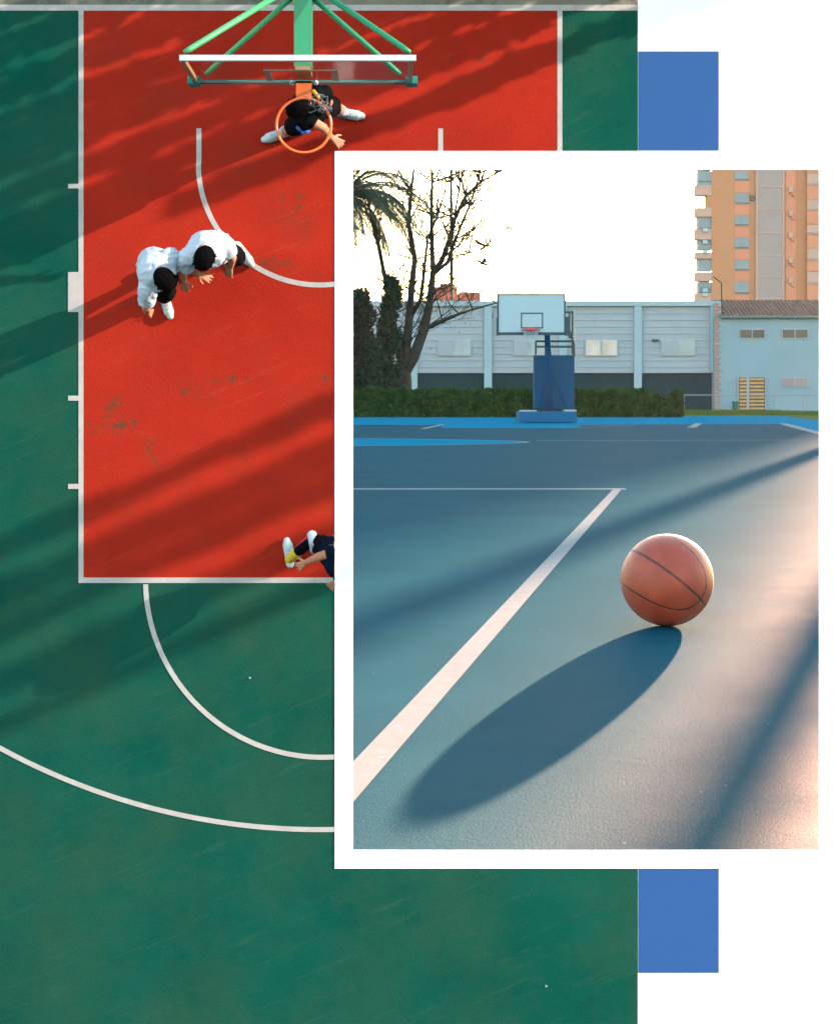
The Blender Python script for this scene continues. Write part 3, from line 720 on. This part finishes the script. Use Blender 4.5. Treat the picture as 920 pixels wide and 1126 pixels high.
lay('red_key', [(89,9,378,638),(378,9,615,176)], .007, M['red'])
lay('concrete_apron', [(-90,-75,701,5.5)], .004, M['concrete'])
lay('grass_verge', [(-300,-330,2380,-76)], .004, M['lawn'])
s = MB(); H_ = .010
def lr(a,b,c,d): p=[W(a,b,H_),W(c,b,H_),W(c,d,H_),W(a,d,H_)]; s.quad(p[3],p[2],p[1],p[0])
lr(-90,5,701,11.5); lr(86.5,11.5,92,641); lr(612.5,11.5,618,176); lr(92,635,378,641)
for y0,y1 in ((202,207),(435,440.5),(532,537.5)): lr(75,y0,86.5,y1)
lr(75,299,86.5,343)
lr(216,141,221.5,180); lr(481.5,141,487,176)
def arc(cx,cy,r,w,a0,a1,n=80):
    for i in range(n):
        t0 = R(a0+(a1-a0)*i/n); t1 = R(a0+(a1-a0)*(i+1)/n)
        P = lambda rr,t: W(cx+rr*math.cos(t), cy+rr*math.sin(t), H_)
        q = [P(r,t0),P(r+w,t0),P(r+w,t1),P(r,t1)]
        if max((v.x-W(0,0).x)*108 for v in q) > 379 and min((v.z-CAMZ)*-108+440 for v in q) > 176: continue
        s.quad(q[0],q[3],q[2],q[1])
arc(351.5,180,130.5,5.5,90-12,180); arc(355,638,192,5.5,84,178.7); arc(351.5,180,729.5,5.5,85,122)
tag(s.build('court_markings', M['line1']), kind='structure')
for (x,y,l) in ((275,745,'tiny white paper scrap inside the free throw circle'),(600.5,1084,'tiny white paper scrap near the bottom of the green court')):
    s = MB(); s.add([W(x-1.2,y-1,.005),W(x+1.4,y-.6,.03),W(x+1,y+1.4,.006),W(x-1,y+1,.028)],[(0,3,2,1)]); s.add([W(x-1.2,y-1,.005),W(x+1.4,y-.6,.03),W(x,y,.006)],[(0,1,2)])
    o = centred(s.build('paper_scrap', M['paper'])); tag(o, l, 'litter', 'paper scraps')

# ---------------------------------------------------------------- green hoop over the red key (seen from above)
h1 = thing('basketball_hoop', W(334,-208,0), 'green steel basketball hoop with clear backboard and orange rim over the red key', 'basketball hoop', 'basketball hoops')
zB = CAMZ+2.68
tl, tr = A(202.5,62,3.95), A(455,65,3.95); bl, br = A(210,90,2.9), A(453,91.5,2.9)
X0, X1 = -1.655, .175
def cbox(mb,xa,xb,ha,hb,za,zb): mb.box((xa,WALL-ha,za),(xb,WALL-hb,zb))
s = MB(); cbox(s,X0+.03,X1-.03,2.95,3.9,zB-.006,zB+.006); gb = s.build('backboard', M['glass'], h1)
s = MB(); cbox(s,X0,X1+.02,3.9,3.95,zB-.022,zB+.022)
s.build('top_rail', M['wframe'], gb)
s = MB(); cbox(s,X0,X0+.035,2.95,3.9,zB-.02,zB+.02); s.build('side_rail', M['bracket'], gb)
s = MB(); cbox(s,X1-.035,X1,2.95,3.9,zB-.02,zB+.02); s.build('side_rail', M['bracket'], gb)
s = MB(); cbox(s,X0-.02,X1+.02,2.91,2.95,zB-.014,zB+.016); cbox(s,X0-.045,X0+.05,2.87,3.05,zB-.03,zB+.03); cbox(s,X1-.05,X1+.045,2.87,3.05,zB-.03,zB+.03); s.build('bottom_padding', M['tealpad'], gb)
s = MB(); cx = -.735
for (xa,xb,ha,hb) in ((cx-.30,cx+.30,3.45,3.50),(cx-.30,cx-.25,3.05,3.45),(cx+.25,cx+.30,3.05,3.45),(X0+.04,X1-.04,2.955,2.995)): cbox(s,xa,xb,ha,hb,zB-.010,zB-.0065)
s.build('target_square', M['mark'], gb)
s = MB(); xa = A(323.5,0,3.3).x; xb = A(343,0,3.3).x
cbox(s,xa,xb,3.18,3.34,zB+.05,CAMZ+6.08); s.build('arm', M['steel_green'], h1)
s = MB(); cbox(s,xa-.02,xb+.02,.12,3.36,CAMZ+6.0-.12,CAMZ+6.0+.14); s.build('post', M['steel_green'], h1)
s = MB(); cbox(s,xa-.5,xb+.5,.0,.12,CAMZ+5.6,CAMZ+6.9); s.build('base', M['steel_green'], h1)
s = MB(); cbox(s,xa+.01,xb-.01,3.03,3.36,zB+.022,zB+.05); s.build('mount_plate', M['bracket'], h1)
def strut(p, q, r, m):
    s = MB(); s.tube([p, p.lerp(q,.05), q], [r*.65,r*.8,r*.8], 12); s.build('strut', m, h1, True)
for sg, xe, m in ((-1,X0+.03,M['steel_green_lit']),(1,X1-.03,M['steel_green'])):
    strut(Vector((xe,WALL-3.86,zB+.06)), A(333+sg*9,-17,3.34), .030, m)
    strut(Vector((xe-sg*.07,WALL-2.98,zB+.06)), Vector((cx+sg*.09,WALL-3.22,CAMZ+3.32)), .028, m)
s = MB(); rc = A(334,137.5,3.05)
cbox(s, rc.x-.065, rc.x+.065, 3.035, 3.06, rc.z+.225, zB-.012)
cbox(s, rc.x-.065, rc.x+.065, 2.92, 3.06, zB-.03, zB-.0122)
s.tube([(rc.x+.228*math.cos(t*math.pi/24),rc.y,rc.z+.228*math.sin(t*math.pi/24)) for t in range(48)], .012, 10, True)
rm = s.build('rim', M['rim'], h1, False)
rg = random.Random(2); s = MB()
for k in range(15):   # what is left of the net hangs bunched at one side
    a = R(rg.uniform(28,72)); p = Vector((rc.x+.225*math.cos(a), rc.y-.01, rc.z+.225*math.sin(a)))
    pts = [p]
    for j in range(5): pts.append(pts[-1]+Vector((rg.gauss(-.004,.022), rg.uniform(-.01,.03), rg.gauss(0,.02))))
    s.tube(pts, .0065, 5)
s.build('net', M['net'], rm)
for sx in (-1,1):
    s = MB(); s.ell((rc.x+sx*.10, WALL-3.02, zB-.02), (.022,.05,.02)); s.build('bolt_cover', M['wframe'], gb, True)

# ---------------------------------------------------------------- people
def remesh(mb, name, m, parent, voxel, smooth=4, clip=None):
    me = bpy.data.meshes.new(name+'_raw'); off = parent_loc(parent)
    me.from_pydata([tuple(v-off) for v in mb.v], [], mb.f)
    bm = bmesh.new(); bm.from_mesh(me); bmesh.ops.remove_doubles(bm, verts=bm.verts, dist=1e-6); bmesh.ops.recalc_face_normals(bm, faces=bm.faces); bm.to_mesh(me); bm.free()
    o = bpy.data.objects.new(name, me); COL.objects.link(o)
    r = o.modifiers.new('r', 'REMESH'); r.mode = 'VOXEL'; r.voxel_size = voxel
    if smooth:
        sm = o.modifiers.new('s', 'SMOOTH'); sm.iterations = smooth; sm.factor = .5
    dg = bpy.context.evaluated_depsgraph_get(); dg.update()
    me2 = bpy.data.meshes.new_from_object(o.evaluated_get(dg)); o.modifiers.clear(); o.data = me2; me2.name = name
    bpy.data.meshes.remove(me)
    if clip is not None:
        bm = bmesh.new(); bm.from_mesh(me2)
        g = bm.verts[:]+bm.edges[:]+bm.faces[:]
        rr = bmesh.ops.bisect_plane(bm, geom=g, plane_co=clip[0]-off, plane_no=clip[1], clear_outer=True)
        ed = [x for x in rr['geom_cut'] if isinstance(x, bmesh.types.BMEdge)]
        bmesh.ops.holes_fill(bm, edges=ed, sides=0)
        bm.to_mesh(me2); bm.free()
    me2.materials.clear(); me2.materials.append(m)
    for p in me2.polygons: p.use_smooth = True
    if parent: o.parent = parent
    return o
def crease(o, amp, seed):
    me = o.data; ns = [v.normal.copy() for v in me.vertices]
    for v, n_ in zip(me.vertices, ns):
        c = v.co
        a = noise.noise(Vector((c.x*5+seed, c.y*5, c.z*5)))*1.3
        w_ = Vector((c.x*9+c.z*7+a*1.5, c.y*4, c.z*9-c.x*6+seed))
        f = 1-abs(noise.noise(w_))*2.4
        v.co = c+n_*amp*(f*.6+a*.35)
    return o
def hand(s, w, d, up, side, k=1.0, spread=.16):
    """palm, four unequal bent fingers and a thumb leaving its side; w wrist, d direction, up back-of-hand normal"""
    d = d.normalized(); lat = d.cross(up).normalized(); up = lat.cross(d).normalized()
    for j in range(4):
        off = (j-1.5)*.021
        s.cap(w, w+d*.085*k+lat*off*k, .019, .0115)
    for j, L_ in enumerate((.072,.082,.076,.060)):
        off = (j-1.5)*.021; a = w+d*.085*k+lat*off*k
        dj = (d+lat*(j-1.5)*spread-up*.15).normalized(); b = a+dj*L_*.5*k; dk = (dj-up*.5).normalized(); c = b+dk*L_*.5*k
        s.cap(a,b,.0105,.0095); s.cap(b,c,.0095,.008)
    t0 = w+d*.025+lat*side*.025; t1 = t0+(d*.6+lat*side*.8-up*.2).normalized()*.045; t2 = t1+(d*.9+lat*side*.35-up*.3).normalized()*.035
    s.cap(t0,t1,.014,.012); s.cap(t1,t2,.012,.010)
TOC = Vector((0,-1,0))    # up, off the red court
def person(label, J, shirt, shorts, shoe, sock=None, legs=None, sleeve=.5, face=None, clip=None, short=.8, hands=(None,None), group='people playing on the red court', robust=1.0):
    """J: joints as (px,py,h)"""
    P = {k: A(*v) for k, v in J.items()}
    base = A(*J['pelvis']); base = Vector((base.x, WALL-.01, base.z))
    o = thing('person', base, label, 'person', group)
    r = robust
    b = MB(); fd = (Vector(face) if face else Vector((0,-.2,-1))).normalized()
    hd = P['head']; nk = P['neck']
    # facing basis for the head
    upv = (hd-nk).normalized(); fw = (fd-upv*fd.dot(upv)).normalized(); sd = fw.cross(upv).normalized()
    rot = Matrix((sd,fw,upv)).transposed()
    b.ell(hd, (.080,.100,.118), rot, 20, 14)
    b.ell(hd+fw*.035-upv*.06, (.052,.055,.05), rot)              # jaw
    b.cap(hd+fw*.088-upv*.015, hd+fw*.104-upv*.035, .011, .014)   # nose
    b.cap(hd+fw*.085-upv*.068-sd*.018, hd+fw*.085-upv*.068+sd*.018, .008, .008)  # lips
    for q in (1,-1):
        b.ell(hd+sd*q*.077-upv*.01, (.012,.02,.03), rot, 10, 8)
        b.ell(hd+sd*q*.03+fw*.078+upv*.012, (.016,.012,.010), rot, 10, 8)
    b.cap(P['chest'].lerp(nk,.4), hd-upv*.06, .062*r, .055)
    b.cap(P['pelvis'], P['belly'], .125*r, .12*r); b.cap(P['belly'], P['chest'], .12*r, .14*r)
    b.cap(P['chest'], nk, .125*r, .06)
    for a in ('l','r'):
        sh, el, wr = P[a+'sh'], P[a+'el'], P[a+'wr']
        b.cap(P['chest'], sh, .10, .058); b.cap(sh, el, .056, .043); b.cap(el, wr, .046, .030)
        d = (P[a+'hand']-wr); hand(b, wr, d, TOC, 1 if a == 'l' else -1)
        hp_, kn, an, to = P[a+'hip'], P[a+'kn'], P[a+'an'], P[a+'toe']
        b.cap(P['pelvis'], hp_, .12, .095); b.cap(hp_, kn, .090, .058); b.cap(kn, kn.lerp(an,.35), .056, .058); b.cap(kn.lerp(an,.35), an, .058, .038)
        b.cap(an, to, .024, .012)
    remesh(b, 'body', M['skin'], o, .0075, 3, clip)
    # hair
    if clip is not None: clipped = True
    hm = MB(); hm.ell(hd-fw*.012+upv*.018, (.098,.116,.122), rot, 20, 14)
    for k in range(260):
        t = rnd.uniform(0,6.28); ph = math.acos(rnd.uniform(.1,1))
        v = Vector((math.sin(ph)*math.cos(t)*.098, math.sin(ph)*math.sin(t)*.116, math.cos(ph)*.122))
        p = hd-fw*.012+upv*.018+rot@v; q = p+(rot@v)*.03+sd*rnd.gauss(0,.016)+fw*rnd.uniform(-.005,.025)
        hm.tube([p-(rot@v)*.1, q], [.009, .004], 6)
    # keep the hair off the face
    if clip is None: hc = remesh(hm, 'hair', M['hair'], o, .006, 1, (hd+fw*.068-upv*.035+upv*0, (fw*1.0-upv*.75).normalized()))
    # shirt
    s = MB()
    s.cap(P['pelvis'].lerp(P['belly'],.25), P['belly'], .155*r, .15*r); s.cap(P['belly'], P['chest'], .15*r, .165*r); s.cap(P['chest'], P['chest'].lerp(nk,.62), .15*r, .095)
    for a in ('l','r'):
        sh, el = P[a+'sh'], P[a+'el']
        s.cap(P['chest'], sh, .135*r, .078*r)
        if sleeve > 0: s.tube([sh, sh.lerp(el,sleeve)], [.078*r,.075*r], 14); s.ell(sh, .078*r)
    sh_o = crease(remesh(s, 'shirt', shirt, o, .010, 4, clip), .018, len(label))
    # shorts
    s = MB(); s.cap(P['pelvis'], P['pelvis'].lerp(P['belly'],.4), .145*r, .142*r)
    for a in ('l','r'):
        hp_, kn = P[a+'hip'], P[a+'kn']
        s.cap(P['pelvis'], hp_, .14, .115); s.ell(hp_, .115); s.tube([hp_, hp_.lerp(kn,short)], [.115,.105], 16)
    crease(remesh(s, 'shorts', shorts, o, .010, 3, clip), .012, len(label)+9)
    for a in ('l','r'):
        kn, an, to = P[a+'kn'], P[a+'an'], P[a+'toe']
        if clip is not None and (to-clip[0]).dot(clip[1]) > 0: continue
        if legs:
            s = MB(); s.cap(P[a+'hip'].lerp(kn,.7), kn, .085, .068); s.cap(kn, an, .068, .045); remesh(s, 'leggings', legs, o, .009, 2, clip)
        if sock:
            s = MB(); s.cap(kn.lerp(an,.62), an, .058, .046); remesh(s, 'sock', sock, o, .008, 2, clip)
        d = to-an; d.y = 0; d.normalize(); lat = d.cross(TOC)
        heel = Vector((an.x, WALL-.05, an.z))-d*.05; ball_ = heel+d*.19; tip = heel+d*.235
        s = MB(); s.cap(heel, ball_, .043, .050); s.cap(ball_, tip, .050, .036); s.cap(heel+TOC*.05, heel+d*.08+TOC*.035, .045, .046)
        s.cap(heel+lat*.012, ball_+lat*.02, .035,.035); s.cap(heel-lat*.012, ball_-lat*.016, .035,.035)
        for v in s.v:
            if v.y > WALL-.012: v.y = WALL-.012
        so = remesh(s, 'shoe', shoe, o, .008, 2, clip)
        s = MB()
        for k in range(5):
            q = heel+d*(.07+.022*k)+TOC*(.083-.006*k); s.cap(q-lat*.025, q+lat*.025, .005, .005)
        s.build('laces', M['sock_w'], so)
        s = MB(); s.cap(heel+lat*.045+TOC*.01, ball_+lat*.048-d*.04+TOC*.0, .010, .010); s.build('stripe', M['shoe_t'], so)
    return o, P, sh_o

# player in black under the rim
o, P, so = person('player in black jersey and shorts striding under the orange rim', dict(
    head=(328,117,1.62), neck=(336,111,1.45), chest=(343,111,1.32), belly=(343,118,1.12), pelvis=(340,124,.92),
    lsh=(357,103,1.33), lel=(361,112,1.08), lwr=(354,121,.93), lhand=(350,126,.90),
    rsh=(339,131,1.32), rel=(355,140,1.17), rwr=(364,151,1.08), rhand=(370,155,1.05),
    lhip=(350,118,.88), lkn=(369,117,.50), lan=(378,123,.10), ltoe=(389,126,.04),
    rhip=(333,131,.88), rkn=(321,141,.52), ran=(309,146,.10), rtoe=(295,152,.04)),
    M['shirt_b'], M['shorts'], M['shoe_w'], sock=M['sock_w'], sleeve=0, face=(-.75,-.35,-.5))
def patch(parent, obj_pts, m, name, r):
    s = MB()
    for a,b in obj_pts: s.cap(a,b,r,r*.8)
    s.build(name, m, parent, True)
patch(so, [(A(345,100,1.475),A(350,106,1.475)),(A(350,106,1.475),A(350,109,1.46))], M['yellow'], 'yellow_print', .018)
patch(so, [(A(354,119,1.38),A(352,121,1.38))], M['yellow'], 'yellow_print', .018)
patch(so, [(A(327,140,1.02),A(333,146,.99)),(A(333,146,.99),A(340,144,1.0))], M['bluep'], 'blue_print', .016)

person('person in white shirt and dark shorts bending over, the lower left one of the pair', dict(
    head=(181,306,1.50), neck=(176,298,1.40), chest=(173,299,1.27), belly=(171,293,1.08), pelvis=(170,291,.90),
    lsh=(188,283,1.27), lel=(200,293,1.08), lwr=(217,301,1.00), lhand=(226,304,.98),
    rsh=(162,317,1.27), rel=(161,338,1.05), rwr=(162,343,.86), rhand=(165,344,.80),
    lhip=(178,292,.86), lkn=(185,306,.50), lan=(178,296,.10), ltoe=(186,304,.04),
    rhip=(170,302,.86), rkn=(184,325,.56), ran=(181,328,.10), rtoe=(186,343,.04)),
    M['shirt_w'], M['shorts'], M['shoe_w'], sleeve=.72, face=(.55,-.45,-.7), short=.95, robust=1.12)
person('person in white shirt and dark shorts leaning forward, the upper right one of the pair', dict(
    head=(224,283,1.55), neck=(224,274,1.44), chest=(227,275,1.30), belly=(232,273,1.10), pelvis=(238,272,.90),
    lsh=(247,268,1.30), lel=(255,283,1.10), lwr=(254,292,.96), lhand=(252,298,.92),
    rsh=(206,283,1.30), rel=(201,300,1.10), rwr=(203,308,.95), rhand=(203,315,.90),
    lhip=(246,274,.86), lkn=(260,283,.55), lan=(264,274,.10), ltoe=(277,291,.04),
    rhip=(228,276,.86), rkn=(216,285,.50), ran=(203,286,.10), rtoe=(194,296,.04)),
    M['shirt_w'], M['shorts'], M['shoe_w'], sleeve=.6, face=(-.1,-.45,-.8), short=.95, robust=1.12)
cl_n = (A(368,300,1.0)-Vector((0,0,CAMZ))).cross(A(368,900,1.0)-Vector((0,0,CAMZ))).normalized()
if cl_n.x < 0: cl_n = -cl_n
clipp = (A(367.6,600,.5), cl_n)
o, P, so = person('person in black kit with yellow socks crouching low beside the white frame', dict(
    head=(396,622,1.10), neck=(386,620,1.05), chest=(376,620,.92), belly=(370,612,.75), pelvis=(366,606,.62),
    lsh=(368,607,1.00), lel=(351,612,.80), lwr=(337,618,.62), lhand=(330,622,.58),
    rsh=(376,634,.90), rel=(371,641,.45), rwr=(368,640,.16), rhand=(362,646,.08),
    lhip=(360,604,.60), lkn=(343,593,.55), lan=(318,615,.12), ltoe=(316,598,.04),
    rhip=(372,610,.60), rkn=(380,598,.50), ran=(392,612,.12), rtoe=(400,620,.04)),
    M['navy'], M['shorts'], M['shoe_w'], sock=M['sock_y'], legs=M['tights'], sleeve=.25, face=(.4,-.4,-.6), clip=clipp, short=.6)
s = MB(); s.cap(A(343,589,.58),A(345,600,.60),.052,.045); s.cap(A(345,600,.60),A(344,606,.5),.045,.03); s.build('knee_pad', M['sock_w'], o, True)
s = MB(); s.cap(A(338,590.5,.60),A(324,603,.30),.014,.012); s.build('red_piping', M['redp'], o, True)

# ---------------------------------------------------------------- cypress row beyond the grass verge: casts the long streaks of shade
rg = random.Random(21)
TR = [(450,2.4,.16),(535,2.9,.24),(640,3.6,.30),(745,4.2,.2),(830,5.2,.26),(930,5.0,.16),(1010,4.2,.18),(1120,3.0,.2),(1745,7.6,.15),(1850,7.6,.24),(1920,8.2,.16),(2030,8.4,.18),(2120,8.3,.09)]
for i,(px,h,r) in enumerate(TR):
    b = W(px,-150,0)
    o = thing('cypress_tree', b, 'slim cypress on the grass verge above the red court, outside the photo', 'tree', 'cypress trees above the red court')
    s = MB(); s.tube([b, b+TOC*h*.95], [.09,.03], 8); s.build('trunk', M['bark'], o)
    s = MB()
    for _ in range(int(1500*h/5)):
        t = rg.random(); rr = r*(1-.55*t)*math.sqrt(rg.random())*(.75+.5*noise.noise(Vector((t*h*1.6,i*7,0)))); a = rg.uniform(0,6.28)
        s.leaf(b+TOC*(h*(.1+.9*t))+Vector((math.cos(a)*rr,0,math.sin(a)*rr)), rg.uniform(.05,.12), rg)
    s.build('foliage', M['leaf'], o)

# warm evening air that softens the tower and the trees
hz = MB(); hz.box((-1500,-120,-2),(1500,2100,330)); hz = hz.build('haze', M['page']); hz['kind'] = 'stuff'
hm_ = bpy.data.materials.new('haze'); hm_.use_nodes = True; n_ = hm_.node_tree.nodes; n_.clear()
ho = n_.new('ShaderNodeOutputMaterial'); hv = n_.new('ShaderNodeVolumePrincipled'); hv.inputs['Color'].default_value = (1,.95,.92,1); hv.inputs['Density'].default_value = .000010; hv.inputs['Anisotropy'].default_value = .2
hm_.node_tree.links.new(hv.outputs[0], ho.inputs['Volume']); hz.data.materials[0] = hm_
# ================================================================ LIGHT
AZ, EL = math.atan2(1.172,3.484), R(6.3)
w = bpy.data.worlds.new('World'); sc.world = w; w.use_nodes = True
nt = w.node_tree; bg = nt.nodes['Background']
sky = nt.nodes.new('ShaderNodeTexSky'); sky.sky_type = 'NISHITA'; sky.sun_disc = False
sky.sun_elevation = EL; sky.sun_rotation = AZ; sky.dust_density = 1.0; sky.air_density = 1.0; sky.ozone_density = 1.0; sky.altitude = 0
nt.links.new(sky.outputs[0], bg.inputs[0]); bg.inputs[1].default_value = .05
sd = Vector((math.sin(AZ)*math.cos(EL), math.cos(AZ)*math.cos(EL), math.sin(EL)))
L = bpy.data.lights.new('sun', 'SUN'); L.energy = 5.0; L.angle = R(.5); L.color = (1,.50,.31)
o = bpy.data.objects.new('sun', L); COL.objects.link(o); o.rotation_euler = sd.to_track_quat('Z','Y').to_euler(); o.location = (0,0,60)
# the second photograph's own low sun, thrown on the board from its upper right
th, el2 = R(24), R(18)
d2 = Vector((math.cos(el2)*math.cos(th), -math.sin(el2), math.cos(el2)*math.sin(th)))
L = bpy.data.lights.new('court_sun', 'SPOT'); L.energy = 7.8e4; L.spot_size = R(7.6); L.spot_blend = .05; L.shadow_soft_size = .45; L.color = (1,.86,.70)
o = bpy.data.objects.new('court_sun', L); COL.objects.link(o); o.location = Vector((.2,WALL,5.8))+d2*120
o.rotation_euler = d2.to_track_quat('Z','Y').to_euler()

# ================================================================ CAMERA
cam = bpy.data.cameras.new('camera'); co = bpy.data.objects.new('camera', cam); COL.objects.link(co); sc.camera = co
co.location = (0,0,CAMZ); co.rotation_euler = (R(90),0,0)
cam.sensor_fit = 'HORIZONTAL'; cam.sensor_width = 36; cam.lens = 36*F/920
cam.shift_x = (460-PX)/920; cam.shift_y = -(563-PY)/920
cam.clip_start = .1; cam.clip_end = 20000
vs = sc.view_settings; vs.view_transform = 'Standard'; vs.look = 'None'; vs.gamma = 1; vs.use_curve_mapping = False; vs.exposure = 4.85
sc.cycles.max_bounces = 8; sc.cycles.transparent_max_bounces = 12
